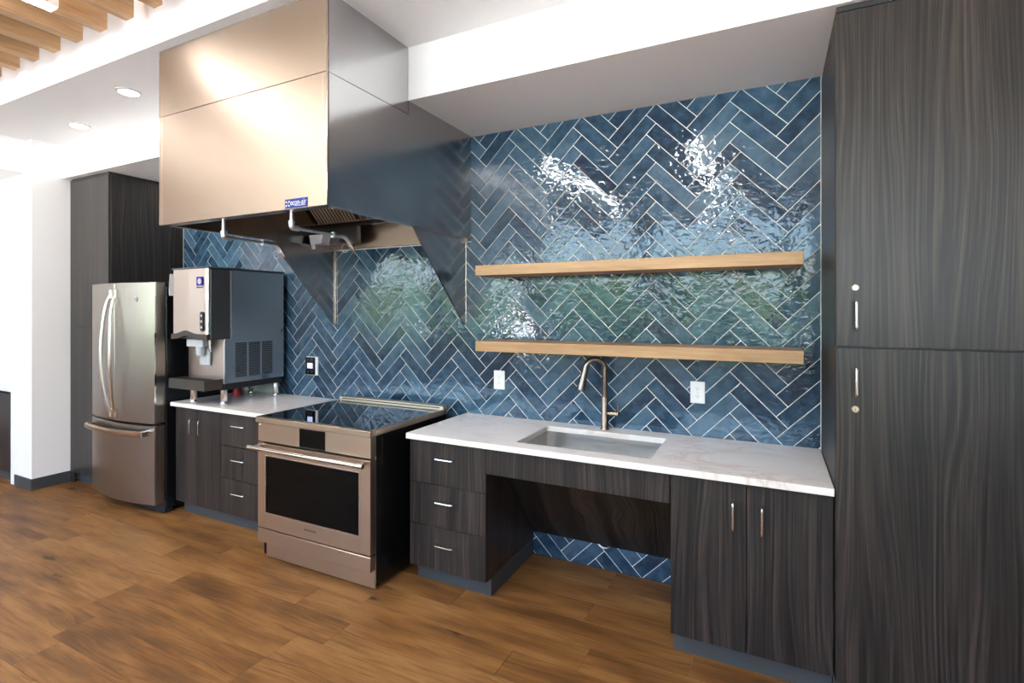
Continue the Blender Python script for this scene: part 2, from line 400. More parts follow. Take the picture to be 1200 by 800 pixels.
# floor planks
PW = 0.176
planks = []
row = 0; y = 0.0 - (1.602 % PW) + PW
while y > YB:
    yt, yb_ = min(y, 0.0), max(y - PW, YB)
    x = XL + random.uniform(-1.2, 0)
    while x < XR:
        L = 1.22
        a, b = max(x, XL), min(x + L, XR)
        if b - a > 0.02: planks.append((a, b, yb_, yt))
        x += L
    y -= PW; row += 1
def plank_mesh(m_, a, b, c, d):
    g = 0.0005; bv = 0.0005
    lo = [(a + g, c + g), (b - g, c + g), (b - g, d - g), (a + g, d - g)]
    hi = [(a + g + bv, c + g + bv), (b - g - bv, c + g + bv), (b - g - bv, d - g - bv), (a + g + bv, d - g - bv)]
    rings = [[m_.bm.verts.new((*p, z)) for p in ring] for ring, z in ((lo, -0.006), (lo, -0.0012), (hi, 0.0))]
    m_.bm.faces.new(rings[2])
    for p, q in zip(rings, rings[1:]):
        for k in range(4): m_.bm.faces.new((p[k], p[(k + 1) % 4], q[(k + 1) % 4], q[k]))
camv = Vector((0, -2.991))
def vis_key(p):
    cx_, cy_ = (p[0] + p[1]) / 2, (p[2] + p[3]) / 2
    fw = -0.4372 * cx_ + 0.8994 * (cy_ + 2.991)
    if fw < 0.8: return 99 - fw
    return fw
planks.sort(key=vis_key)
for p in planks[:290]:
    m_ = MB(); plank_mesh(m_, *p); m_.build('plank', M['floor'], floor)
m_ = MB()
for p in planks[290:]: plank_mesh(m_, *p)
rest = m_.build('plank_field', M['floor'], floor); rest['kind'] = 'stuff'

# oak slats under the high ceiling
x = -9.87
SLX = -3.171 - 0.285 * 30
k = 0
while True:
    xr = -3.171 - 0.2695 * 24 + 0.2695 * k
    if xr > XR - 0.1: break
    box('slat', M['slat'], ceil_hi, xr - 0.076, xr, YB + 0.3, -1.40, 3.182, 3.40, bev=0.002); k += 1
sb = MB()
for yy in (-1.9, -3.5, -5.1, -6.7, -8.0): sb.box(XL + 0.1, XR - 0.1, yy - 0.02, yy + 0.02, 3.40, 3.44)
for yy in (-1.9, -5.1, -8.0):
    for xx in (-9, -5, -1, 2.5): sb.box(xx - 0.01, xx + 0.01, yy - 0.01, yy + 0.01, 3.44, ZH)
sb.build('slat_rail', M['blackm'], ceil_hi)

# linear lamps between the slats, running away from the kitchen
def lamp(x, y0, y1, label):
    t = thing('linear_lamp', label, 'lamp', (x, (y0 + y1) / 2, 3.10), 'linear lamps under the slats')
    MB().box(x - 0.035, x + 0.035, y0, y1, 3.155, 3.215, bev=0.003).build('housing', M['alu'], t)
    MB().box(x - 0.032, x + 0.032, y0 + 0.008, y1 - 0.008, 3.148, 3.155).build('diffuser', M['lamp'], t)
    MB().box(x - 0.030, x + 0.030, y0 + 0.008, y1 - 0.008, 3.215, 3.222).build('upper_diffuser', M['lamp_up'], t)
lamp(-3.405, -5.0, -1.65, 'white linear lamp under the oak slats at top left')
lamp(-2.15, -5.2, -1.9, 'linear lamp under the slats, mirrored in the tiles left of center')
lamp(-0.70, -5.2, -1.9, 'linear lamp under the slats, mirrored in the tiles at right')
lamp(-4.85, -5.2, -1.9, 'linear lamp under the slats left of the top left one')

def downlight(x, y, label):
    t = thing('downlight', label, 'light', (x, y, ZC), 'recessed downlights')
    MB().lathe([(0.062, -0.001), (0.075, -0.001), (0.078, -0.006), (0.060, -0.010)], (x, y, ZC), 24).build('trim_ring', M['alu'], t, smooth='auto')
    MB().lathe([(0.058, -0.004), (0.058, -0.0105)], (x, y, ZC), 24).build('diffuser', M['dl'], t)
downlight(-5.03, -0.86, 'recessed white downlight farther from the steel hood')
downlight(-3.95, -1.04, 'recessed white downlight nearer the steel hood')

# baseboards
struct(MB().box(-6.11, PX + 0.008, PY - 0.008, PY, 0, 0.10, 0.001).box(PX, PX + 0.008, PY, -0.55, 0, 0.10, 0.001).build('baseboard_left', M['base']))

# ------------------------------------------------------------------ herringbone tiles
def clip(poly, ax, lim, keep_less):
    out = []
    for i in range(len(poly)):
        a, b = poly[i], poly[(i + 1) % len(poly)]
        ia = (a[ax] <= lim) == keep_less or a[ax] == lim; ib = (b[ax] <= lim) == keep_less or b[ax] == lim
        if ia: out.append(a)
        if ia != ib:
            t_ = (lim - a[ax]) / (b[ax] - a[ax]); out.append((a[0] + t_ * (b[0] - a[0]), a[1] + t_ * (b[1] - a[1])))
    return out
def area(p): return abs(sum(p[i][0] * p[(i + 1) % len(p)][1] - p[(i + 1) % len(p)][0] * p[i][1] for i in range(len(p)))) / 2
Wt, Lt, Gt = 0.0802, 0.3208, 0.0019
q2 = math.sqrt(0.5)
def herring(x0, x1, z0, z1, jx, jz):
    """clipped tiles of the herringbone that has a joint at (jx, jz)"""
    ox = jx - (Lt - Wt) * q2; oz = jz - (Lt + Wt) * q2
    res = []
    for mcol in range(-14, 15):
        for k_ in range(-40, 41):
            a0 = k_ * Wt + mcol * Lt; b0 = k_ * Wt - mcol * Lt
            for (aa, ab, ba, bb) in ((a0, a0 + Lt, b0, b0 + Wt), (a0 + Lt, a0 + Lt + Wt, b0 + Wt - Lt, b0 + Wt)):
                r_ = [(aa + Gt, ba + Gt), (ab - Gt, ba + Gt), (ab - Gt, bb - Gt), (aa + Gt, bb - Gt)]
                pl_ = [((p[0] - p[1]) * q2 + ox, (p[0] + p[1]) * q2 + oz) for p in r_]
                if max(p[0] for p in pl_) < x0 or min(p[0] for p in pl_) > x1 or max(p[1] for p in pl_) < z0 or min(p[1] for p in pl_) > z1: continue
                for ax, lim, less in ((0, x0, False), (0, x1, True), (1, z0, False), (1, z1, True)):
                    if len(pl_) >= 3: pl_ = clip(pl_, ax, lim, less)
                if len(pl_) >= 3 and area(pl_) > 4e-5: res.append(pl_)
    return res
def tile_mesh(m_, poly):
    n = len(poly); cx_ = sum(p[0] for p in poly) / n; cz_ = sum(p[1] for p in poly) / n
    tx, tz = random.gauss(0, 0.0045), random.gauss(0, 0.0045); off = random.uniform(-0.0004, 0.0004)
    def inset(p, d):
        dx, dz = p[0] - cx_, p[1] - cz_; l_ = max(math.hypot(dx, dz), 1e-6); f_ = max(0.3, 1 - d / l_)
        return (cx_ + dx * f_, cz_ + dz * f_)
    r0 = [m_.bm.verts.new((p[0], 0.0085, p[1])) for p in poly]
    r1 = [m_.bm.verts.new((p[0], 0.0016, p[1])) for p in poly]
    fr = []
    for p in poly:
        q = inset(p, 0.0028); fr.append(m_.bm.verts.new((q[0], off + tx * (q[0] - cx_) + tz * (q[1] - cz_), q[1])))
    fs = [m_.bm.faces.new(fr)]
    for a, b in ((r0, r1), (r1, fr)):
        for k_ in range(n): fs.append(m_.bm.faces.new((a[k_], a[(k_ + 1) % n], b[(k_ + 1) % n], b[k_])))
    bmesh.ops.recalc_face_normals(m_.bm, faces=fs)
    if fs[0].normal.y > 0: bmesh.ops.reverse_faces(m_.bm, faces=fs)
TX0, TX1, TZ1 = -5.112, 0.219, 2.757
tiles = herring(TX0, TX1, 0.60, TZ1, -0.211, 2.7090) + herring(-1.45, -0.45, 0.0005, 0.40, -0.973, 0.053)
def seen(p):
    zs = [q[1] for q in p]; xs_ = [q[0] for q in p]
    if min(zs) < 0.45: return max(zs) < 0.5
    if max(zs) < 0.87 and not (min(xs_) < -1.88 and max(xs_) > -2.05 and max(zs) > 0.80): return False
    if max(zs) < 0.92 and min(xs_) > -2.85 and max(xs_) < -2.08: return False
    if min(xs_) > -3.12 and max(xs_) < -1.86 and min(zs) > 2.06: return False
    if max(xs_) < -3.05 and min(zs) > 2.45: return False
    if max(xs_) < -3.75 and max(zs) < 1.80: return False
    return True
tiles = [p for p in tiles if seen(p)]
tiles.sort(key=lambda p: -area(p) / ((sum(q[0] for q in p) / len(p)) ** 2 * 0.6 + 9.0))
MB().box(TX0, TX1, 0.0026, 0.0088, 0.60, TZ1).box(-1.45, -0.45, 0.0026, 0.0088, 0.0, 0.40).build('grout', M['grout'], w_back)
for p in tiles[:298]:
    m_ = MB(); tile_mesh(m_, p); m_.build('tile', M['tile'], w_back)
m_ = MB()
for p in tiles[298:]: tile_mesh(m_, p)
o = m_.build('tile_field', M['tile'], w_back); o['kind'] = 'stuff'
MB().box(TX1, TX1 + 0.0028, -0.0015, 0.0088, 0.864, TZ1).box(TX0 - 0.003, TX0, -0.0015, 0.0088, 0.864, TZ1).box(-3.12, -1.86, -0.002, 0.0015, 2.036, 2.043).build('edge_strip', M['edge'], w_back)

# ------------------------------------------------------------------ cabinets
def door(parent, x0, x1, z0, z1, y, name='door'):
    return box(name, M['lam'], parent, x0, x1, y, y + 0.02, z0, z1, bev=0.0012)
YF = -0.62
# tall cabinet at the right
TC0, TCW, YT = 0.2225, 0.66, -0.653
t = thing('tall_cabinet', 'floor to ceiling dark woodgrain cabinet at the right end of the sink counter', 'cabinet', (0.55, -0.32, 0))
XE = TC0 + TCW
box('carcass', M['lam'], t, TC0, XE, YT + 0.021, -0.002, 0.10, 2.735, bev=0.001)
box('scribe', M['blackm'], t, TC0 + 0.004, XE, YT + 0.004, -0.01, 2.737, ZS - 0.001)
u_ = door(t, TC0 + 0.002, XE - 0.002, 1.427, 2.732, YT, 'upper_door'); l_ = door(t, TC0 + 0.002, XE - 0.002, 0.105, 1.421, YT, 'lower_door')
for d_, zc, lz in ((u_, 1.548, 1.655), (l_, 1.290, 1.184)):
    pull(d_, (0.288, YT, zc), 0.108, 'z', mat=M['nickel'])
    MB().lathe([(0.013, 0.0), (0.013, -0.004), (0.010, -0.007), (0.007, -0.007), (0.006, -0.004)], (0.288, YT, lz), 20, 'y').build('lock', M['brass'], d_, smooth='auto')
    MB().box(0.2872, 0.2888, YT - 0.0052, YT - 0.0040, lz - 0.004, lz + 0.004).build('keyhole', M['slot'], d_)
box('toe_kick', M['base'], t, TC0, XE, -0.56, -0.02, 0, 0.10)
t = thing('tall_cabinet', 'second dark tall cabinet running out of the right edge of the frame', 'cabinet', (1.2, -0.32, 0))
box('carcass', M['lam'], t, XE + 0.001, XE + 0.66, YT + 0.021, -0.002, 0.10, 2.735, bev=0.001)
box('scribe', M['blackm'], t, XE + 0.001, XE + 0.66, YT + 0.004, -0.01, 2.737, ZS - 0.001)
door(t, XE + 0.003, XE + 0.658, 1.427, 2.732, YT, 'upper_door'); door(t, XE + 0.003, XE + 0.658, 0.105, 1.421, YT, 'lower_door')
box('toe_kick', M['base'], t, XE + 0.001, XE + 0.66, -0.56, -0.02, 0, 0.10)

# base cabinet with two doors right of the sink
t = thing('base_cabinet', 'dark two-door base cabinet under the right end of the sink counter', 'cabinet', (-0.1, -0.31, 0))
box('carcass', M['lam'], t, -0.418, 0.2195, YF + 0.021, -0.06, 0.10, 0.832, bev=0.001)
dl = door(t, -0.416, -0.102, 0.103, 0.822, YF); dr = door(t, -0.098, 0.2185, 0.103, 0.822, YF)
pull(dl, (-0.152, YF, 0.687), 0.115, 'z', mat=M['nickel']); pull(dr, (-0.040, YF, 0.683), 0.115, 'z', mat=M['nickel'])
box('toe_kick', M['base'], t, -0.412, 0.2195, -0.565, -0.07, 0, 0.10, bev=0.001)
# three-drawer cabinet left of the sink
t = thing('drawer_cabinet', 'dark three-drawer base cabinet beside the range, under the sink counter', 'cabinet', (-1.64, -0.31, 0))
box('carcass', M['lam'], t, -1.890, -1.387, YF + 0.021, -0.003, 0.10, 0.832, bev=0.001)
for z0, z1, hz in ((0.584, 0.822, 0.739), (0.347, 0.580, 0.497), (0.103, 0.343, 0.256)):
    d_ = door(t, -1.891, -1.385, z0, z1, YF, 'drawer')
    pull(d_, (-1.640, YF, hz), 0.115, 'x')
MB().box(-1.884, -1.392, -0.555, -0.01, 0, 0.10, 0.001).build('toe_kick', M['base'], t)
MB().box(-1.392, -1.386, -0.558, -0.01, 0, 0.10, 0.001).build('baseboard', M['base'], t)
# open knee space below the sink
t = thing('sink_apron', 'dark apron with a sloping pipe cover over the knee space below the sink', 'panel', (-0.9, -0.4, 0.4))
box('front_panel', M['lam'], t, -1.383, -0.420, YF, YF + 0.02, 0.690, 0.832, bev=0.001)
MB().prism([(-0.45, 0.69), (-0.432, 0.69), (-0.012, 0.175), (-0.012, 0.150)], 'x', -1.383, -0.421).build('sloping_panel', M['lamf'], t)
MB().box(-1.383, -0.421, YF + 0.021, -0.432, 0.690, 0.705).build('soffit_panel', M['lamh'], t)
MB().tube(arc((-0.915, -0.010, 0.178), 0.045, 180, 360, 10), 0.006, 8).build('drain_pipe', M['galv'], t, smooth='auto')

# quartz counter with sink cut-out
SX0, SX1, SY0, SY1 = -1.235, -0.525, -0.556, -0.130
def counter_with_hole(name, x0, x1, y0, y1, z0, z1, hx0, hx1, hy0, hy1):
    m_ = MB(); rr = 0.012
    def ring(x0, x1, y0, y1, r_, z): 
        out = []
        for cx_, cy_, a0 in ((x1 - r_, y1 - r_, 0), (x0 + r_, y1 - r_, 90), (x0 + r_, y0 + r_, 180), (x1 - r_, y0 + r_, 270)):
            for i in range(4):
                a = R(a0 + 30 * i); out.append(m_.bm.verts.new((cx_ + r_ * math.cos(a), cy_ + r_ * math.sin(a), z)))
        return out
    e = 0.002
    ob, om, ot = ring(x0, x1, y0, y1, 0.004, z0), ring(x0, x1, y0, y1, 0.004, z1 - e), ring(x0 + e, x1 - e, y0 + e, y1 - e, 0.003, z1)
    ib, im, it = ring(hx0, hx1, hy0, hy1, rr, z0), ring(hx0, hx1, hy0, hy1, rr, z1 - e), ring(hx0 - e, hx1 + e, hy0 - e, hy1 + e, rr, z1)
    fs = []
    for a, b in ((ob, om), (om, ot), (ot, it), (it, im), (im, ib), (ib, ob)):
        for k_ in range(16): fs.append(m_.bm.faces.new((a[k_], a[(k_ + 1) % 16], b[(k_ + 1) % 16], b[k_])))
    bmesh.ops.recalc_face_normals(m_.bm, faces=fs)
    return m_.build(name, M['quartz'])
o = counter_with_hole('worktop', -1.897, 0.2195, -0.652, -0.0005, 0.834, 0.864, SX0, SX1, SY0, SY1)
tag(o, 'long white veined quartz worktop with the sink set into it', 'counter')
# sink bowl
m_ = MB()
def rr_ring(m_, x0, x1, y0, y1, r_, z):
    out = []
    for cx_, cy_, a0 in ((x1 - r_, y1 - r_, 0), (x0 + r_, y1 - r_, 90), (x0 + r_, y0 + r_, 180), (x1 - r_, y0 + r_, 270)):
        for i in range(5):
            a = R(a0 + 22.5 * i); out.append(m_.bm.verts.new((cx_ + r_ * math.cos(a), cy_ + r_ * math.sin(a), z)))
    return out
rs = [rr_ring(m_, SX0 - 0.02, SX1 + 0.02, SY0 - 0.02, SY1 + 0.02, 0.02, 0.8335), rr_ring(m_, SX0 - 0.004, SX1 + 0.004, SY0 - 0.004, SY1 + 0.004, 0.014, 0.8335),
      rr_ring(m_, SX0 - 0.003, SX1 + 0.003, SY0 - 0.003, SY1 + 0.003, 0.016, 0.72), rr_ring(m_, SX0 + 0.004, SX1 - 0.004, SY0 + 0.004, SY1 - 0.004, 0.016, 0.712), rr_ring(m_, -0.95, -0.81, -0.36, -0.30, 0.025, 0.708)]
for a, b in zip(rs, rs[1:]):
    for k_ in range(20): m_.bm.faces.new((a[k_], b[k_], b[(k_ + 1) % 20], a[(k_ + 1) % 20]))
m_.bm.faces.new(rs[-1])
t = thing('sink', 'undermounted stainless steel sink bowl in the white quartz worktop', 'sink', (-0.88, -0.33, 0.71))
o = m_.build('bowl', M['sink'], t, smooth='auto')
MB().lathe([(0.045, 0.0), (0.045, 0.003), (0.030, 0.003), (0.028, 0.001)], (-0.88, -0.33, 0.7085), 24).build('drain', M['chrome'], t, smooth='auto')

# faucet
t = thing('faucet', 'dark nickel gooseneck pull-down faucet behind the sink', 'faucet', (-0.893, -0.068, 0.864))
fx, fy = -0.893, -0.068
MB().lathe([(0.026, 0), (0.026, 0.006), (0.022, 0.012), (0.0215, 0.19), (0.019, 0.195)], (fx, fy, 0.864), 24).build('body', M['faucet'], t, smooth='auto')
hd = Vector((-0.86, -0.50, 0)).normalized()       # the spout swings towards the left front
rad = 0.058
pts = [Vector((fx, fy, 1.055)), Vector((fx, fy, 1.215))]
for i in range(1, 13):
    a = R(180 - 176 * i / 12); pts.append(Vector((fx, fy, 1.222)) + hd * (rad + rad * math.cos(a)) + Vector((0, 0, rad * math.sin(a))))
MB().tube(pts, 0.0165, 14).build('spout', M['faucet'], t, smooth='auto')
e0 = pts[-1]; dn = (pts[-1] - pts[-2]).normalized()
dn = (dn + hd * 0.02).normalized()
sh = MB().tube([e0 - dn * 0.004, e0 + dn * 0.02, e0 + dn * 0.06, e0 + dn * 0.128], [0.0175, 0.0185, 0.021, 0.0255], 16).build('spray_head', M['faucet'], t, smooth='auto')
MB().tube([e0 + dn * 0.1275, e0 + dn * 0.1300], [0.021, 0.021], 16).build('nozzle_face', M['slot'], sh)
MB().tube([(fx + 0.015, fy, 0.962), (fx + 0.085, fy - 0.004, 0.964)], 0.0135, 14).build('valve_stem', M['faucet'], t, smooth='auto')
MB().tube([(fx + 0.078, fy - 0.004, 0.964), (fx + 0.082, fy - 0.004, 0.985), (fx + 0.080, fy - 0.006, 1.028)], [0.006, 0.006, 0.0045], 10).build('lever', M['faucet'], t, smooth='auto')

# outlets and wall keypad
def outlet(x0, x1, z0, z1, label):
    t = thing('outlet', label, 'outlet', ((x0 + x1) / 2, 0, (z0 + z1) / 2), 'white duplex outlets')
    xc, zc = (x0 + x1) / 2, (z0 + z1) / 2
    box('cover_plate', M['plate'], t, x0, x1, -0.0065, -0.0006, z0, z1, bev=0.002)
    for dz in (0.0215, -0.0215):
        f_ = MB().prism([(xc + 0.0165 * math.cos(R(a)) , zc + dz + max(-0.0125, min(0.0125, 0.0165 * math.sin(R(a))))) for a in range(0, 360, 20)], 'y', -0.0085, -0.0060).build('receptacle', M['plate'], t)
        MB().box(xc - 0.0075, xc - 0.0055, -0.0088, -0.0084, zc + dz - 0.001, zc + dz + 0.008).box(xc + 0.0055, xc + 0.0075, -0.0088, -0.0084, zc + dz - 0.001, zc + dz + 0.007).lathe([(0.0024, 0), (0.0024, -0.0004)], (xc, -0.0084, zc + dz - 0.0065), 10, 'y').build('slots', M['slot'], f_)
    MB().lathe([(0.003, 0), (0.0025, -0.001)], (xc, -0.0065, zc), 10, 'y').build('screw', M['chrome'], t)
outlet(-1.680, -1.598, 1.042, 1.167, 'white duplex outlet on blue tile beside the left end of the lower shelf')
outlet(-0.416, -0.338, 1.049, 1.170, 'white duplex outlet on blue tile right of the faucet')
t = thing('keypad', 'black wall keypad with a small lit screen on tile beside the ice machine', 'keypad', (-3.37, 0, 1.12))
box('back_plate', M['alu'], t, -3.440, -3.310, -0.012, -0.0006, 1.042, 1.192, bev=0.002)
box('face', M['glass'], t, -3.440, -3.332, -0.020, -0.0122, 1.046, 1.188, bev=0.003)
box('screen', M['lcd'], t, -3.415, -3.357, -0.0205, -0.0200, 1.098, 1.140)
for bx, bz in ((-3.41, 1.17), (-3.365, 1.17), (-3.41, 1.068), (-3.365, 1.068)):
    MB().box(bx - 0.006, bx + 0.006, -0.0212, -0.0200, bz - 0.008, bz + 0.008, bev=0.0004).build('button', M['bronze'], t)

# floating shelves
for zt, lab in ((1.848, 'upper floating oak shelf on the blue tile wall'), (1.3765, 'lower floating oak shelf on the blue tile wall, above the faucet')):
    o = box('floating_shelf', M['shelf'], None, -1.673, 0.132, -0.254, -0.0008, zt - 0.063, zt, bev=0.0015)
    tag(o, lab, 'shelf', 'floating oak shelves')

# ------------------------------------------------------------------ range
t = thing('range', 'freestanding stainless steel electric range with a black glass cooktop', 'range', (-2.455, -0.47, 0))
RX0, RX1, RY = -2.930, -1.988, -0.842
BX0, BX1, BYF = RX0 + 0.012, RX1 - 0.006, -0.790
box('body', M['black'], t, BX0, BX1, BYF, -0.105, 0.02, 0.862, bev=0.002)
box('body_edge', M['chrome'], t, BX1 - 0.001, BX1 + 0.0015, BYF - 0.002, BYF + 0.001, 0.02, 0.862)
# cooktop rim: frame with sloping right edge
rim = MB()
rim.box(RX0, RX1, RY, RY + 0.035, 0.866, 0.902, bev=0.003)
rim.box(RX0, RX0 + 0.012, RY + 0.0352, -0.12, 0.866, 0.902, bev=0.003).box(RX1 - 0.018, RX1, RY + 0.0352, -0.12, 0.866, 0.902, bev=0.003)
rim.build('cooktop_rim', M['steel'], t)
box('cooktop', M['glass'], t, RX0 + 0.0125, RX1 - 0.0185, RY + 0.0355, -0.152, 0.866, 0.9005)
box('back_guard', M['steel'], t, RX0, RX1, -0.150, -0.100, 0.866, 0.927, bev=0.004)
box('guard_slot', M['slot'], t, RX0 + 0.03, RX1 - 0.03, -0.1512, -0.1500, 0.908, 0.915)
cp = box('control_panel', M['steel'], t, RX0 + 0.016, RX1 - 0.004, RY + 0.008, BYF - 0.001, 0.748, 0.8655, bev=0.002)
box('display', M['oven_glass'], cp, -2.545, -2.335, RY + 0.0062, RY + 0.0085, 0.752, 0.862)
MB().lathe([(0.006, 0.0), (0.006, -0.003), (0.004, -0.004)], (RX0 + 0.032, RY + 0.008, 0.850), 12, 'y').build('button', M['chrome'], cp)
# oven door as a frame around the window
WX0, WX1, WZ0, WZ1 = -2.845, -2.068, 0.306, 0.668
od = MB().box(BX0 + 0.004, WX0, RY + 0.006, BYF - 0.002, 0.212, 0.738, 0.0015).box(WX1, RX1 - 0.004, RY + 0.006, BYF - 0.002, 0.212, 0.738, 0.0015).box(WX0, WX1, RY + 0.006, BYF - 0.002, 0.212, WZ0, 0.0).box(WX0, WX1, RY + 0.006, BYF - 0.002, WZ1, 0.738, 0.0).build('oven_door', M['steel'], t)
box('window', M['oven_glass'], od, WX0 + 0.006, WX1 - 0.006, RY + 0.009, RY + 0.016, WZ0 + 0.006, WZ1 - 0.006)
MB().box(WX0, WX0 + 0.006, RY + 0.004, RY + 0.02, WZ0, WZ1).box(WX1 - 0.006, WX1, RY + 0.004, RY + 0.02, WZ0, WZ1).box(WX0 + 0.006, WX1 - 0.006, RY + 0.004, RY + 0.02, WZ0, WZ0 + 0.006).box(WX0 + 0.006, WX1 - 0.006, RY + 0.004, RY + 0.02, WZ1 - 0.006, WZ1).build('window_trim', M['chrome'], od)
hm = MB().tube([(RX0 + 0.004, RY - 0.052, 0.722), (RX1 - 0.004, RY - 0.052, 0.722)], 0.0135, 14)
hm.build('handle', M['chrome'], od, smooth='auto')
for xx in (RX0 + 0.045, RX1 - 0.045): MB().box(xx - 0.012, xx + 0.012, RY - 0.045, RY + 0.006, 0.713, 0.731, 0.003).build('handle_bracket', M['steel'], od)
box('door_gasket', M['blackm'], t, BX0 + 0.02, RX1 - 0.02, BYF - 0.0018, BYF - 0.0002, 0.21, 0.745)
text('maker_name', 'MONOGRAM', 0.0155, (-2.455, RY + 0.0056, 0.266), M['ink'], od, bold=0.0002)
box('warming_panel', M['steel'], t, BX0 + 0.004, RX1 - 0.004, RY + 0.006, BYF - 0.002, 0.120, 0.203, bev=0.002)
box('kick_panel', M['steel'], t, BX0 + 0.03, BX1 - 0.004, BYF - 0.004, BYF + 0.01, 0.012, 0.118, bev=0.001)
for xx in (BX0 + 0.06, BX1 - 0.06):
    for yy in (-0.72, -0.16): MB().lathe([(0.018, 0), (0.018, 0.02)], (xx, yy, 0), 12).build('foot', M['blackm'], t)

# ------------------------------------------------------------------ left counter, cabinet
LX0, LX1 = -4.168, -2.945
t = thing('base_cabinet', 'dark base cabinet with two doors and three drawers below the ice machine', 'cabinet', (-3.56, -0.31, 0))
box('carcass', M['lam'], t, -4.150, LX1, YF + 0.021, -0.003, 0.10, 0.832, bev=0.001)
d1 = door(t, -4.152, -3.882, 0.103, 0.825, YF); d2 = door(t, -3.878, -3.610, 0.103, 0.825, YF)
pull(d1, (-3.930, YF, 0.697), 0.105, 'z', out=0.032); pull(d2, (-3.822, YF, 0.695), 0.105, 'z', out=0.032)
for z0, z1, hz in ((0.594, 0.825, 0.747), (0.357, 0.590, 0.506), (0.103, 0.353, 0.268)):
    d_ = door(t, -3.606, -3.19, z0, z1, YF, 'drawer'); pull(d_, (-3.392, YF, hz), 0.13, 'x', out=0.03)
door(t, -3.186, LX1, 0.103, 0.825, YF, 'filler_panel')
box('toe_kick', M['base'], t, -4.145, LX1, -0.560, -0.02, 0, 0.10, bev=0.001)
o = box('worktop', M['quartz'], None, LX0, LX1, -0.652, -0.0005, 0.834, 0.864, bev=0.002)
tag(o, 'short white quartz worktop between the refrigerator and the range', 'counter')

# ------------------------------------------------------------------ ice machine
t = thing('ice_machine', 'countertop steel ice and water dispenser with a drip tray on four legs', 'ice machine', (-3.88, -0.33, 0.864))
IX0, IX1 = -4.090, -3.660
lower = MB().box(IX0, IX1, -0.562, -0.05, 1.022, 1.352, 0.002).build('lower_body', M['steel_ice'], t)
MB().prism([(-0.560, 1.024), (-0.052, 1.024), (-0.052, 1.868), (-0.5125, 1.868), (-0.5125, 1.354), (-0.560, 1.354)], 'x', IX1 + 0.0002, IX1 + 0.004).build('side_panel', M['galv'], t)
MB().box(IX0, IX1, -0.512, -0.05, 1.352, 1.868).build('upper_body', M['galv'], t)
box('front_side', M['dgrey'], t, IX0 + 0.004, IX1 + 0.004, -0.664, -0.5135, 1.356, 1.868, bev=0.004)
fp = MB().prism([(IX0, -0.664), (IX0, -0.672), (IX0 + 0.02, -0.684), (-3.87, -0.690), (IX1 - 0.02, -0.684), (IX1, -0.678), (IX1, -0.664)], 'z', 1.395, 1.872).build('front_panel', M['steel_ice'], t)
lip = []
for i in range(17):
    a = i / 16; xx = IX0 + (IX1 - IX0) * a; lip.append((xx, 1.352 + 0.028 * math.exp(-((a - 0.42) / 0.2) ** 2)))
poly = lip + [(IX1, 1.395), (IX0, 1.395)]
top_ = [(IX1, 1.395 )] + [(p[0], p[1] + 0.034) for p in lip[::-1]] + [(IX0, 1.395)]
MB().prism(lip + [(p[0], p[1] + 0.040) for p in lip[::-1]], 'y', -0.690, -0.664).build('front_lip', M['bronze'], t)
box('lid', M['dgrey'], t, IX0 - 0.004, IX1 + 0.006, -0.686, -0.046, 1.873, 1.886, bev=0.003)
bp_ = MB().prism([(-3.716 + 0.0185 * math.cos(R(a)), 1.488 + (0.052 if math.sin(R(a)) > 0 else -0.052) + 0.0185 * math.sin(R(a))) for a in range(0, 360, 20)], 'y', -0.694, -0.681).build('button_panel', M['blackm'], t)
for zz in (1.530, 1.488, 1.446): MB().lathe([(0.010, 0), (0.009, -0.002)], (-3.716, -0.694, zz), 14, 'y').build('button', M['lgrey'], bp_, smooth='auto')
bd = box('badge', M['violet'], t, -3.775, -3.708, -0.6925, -0.6835, 1.748, 1.812)
g_ = MB()
for k in range(8):
    a = k * math.pi / 4; cx_, cz_ = -3.7415 + 0.017 * math.cos(a), 1.780 + 0.017 * math.sin(a)
    g_.lathe([(0.0065, 0), (0.0065, -0.0008)], (cx_, -0.6925, cz_), 8, 'y')
g_.lathe([(0.0135, 0), (0.0135, -0.0007)], (-3.7415, -0.6925, 1.780), 14, 'y')
g_.build('badge_emblem', M['print'], bd)
text('badge_name', 'Manitowoc', 0.0170, (-3.7415, -0.6895, 1.736), M['violet'], t, bold=0.0004)
box('seam_strip', M['chrome'], t, IX1 + 0.0041, IX1 + 0.0058, -0.5595, -0.5535, 1.026, 1.355)
box('seam_strip', M['chrome'], t, IX1 + 0.0041, IX1 + 0.0058, -0.5115, -0.5075, 1.356, 1.868)
# vents: louvered columns on the side
for y0, y1 in ((-0.476, -0.382), (-0.366, -0.267), (-0.253, -0.157)):
    v_ = box('vent', M['blackm'], t, IX1 + 0.0041, IX1 + 0.0048, y0, y1, 1.058, 1.322)
    lv = MB(); n_ = 22
    for i in range(n_):
        z_ = 1.060 + (1.320 - 1.060) * i / n_
        lv.prism([(IX1 + 0.0049, z_ + 0.0008), (IX1 + 0.0085, z_ + 0.0008), (IX1 + 0.0049, z_ + 0.0062)], 'y', y0, y1)
    lv.build('louvers', M['galv'], v_)
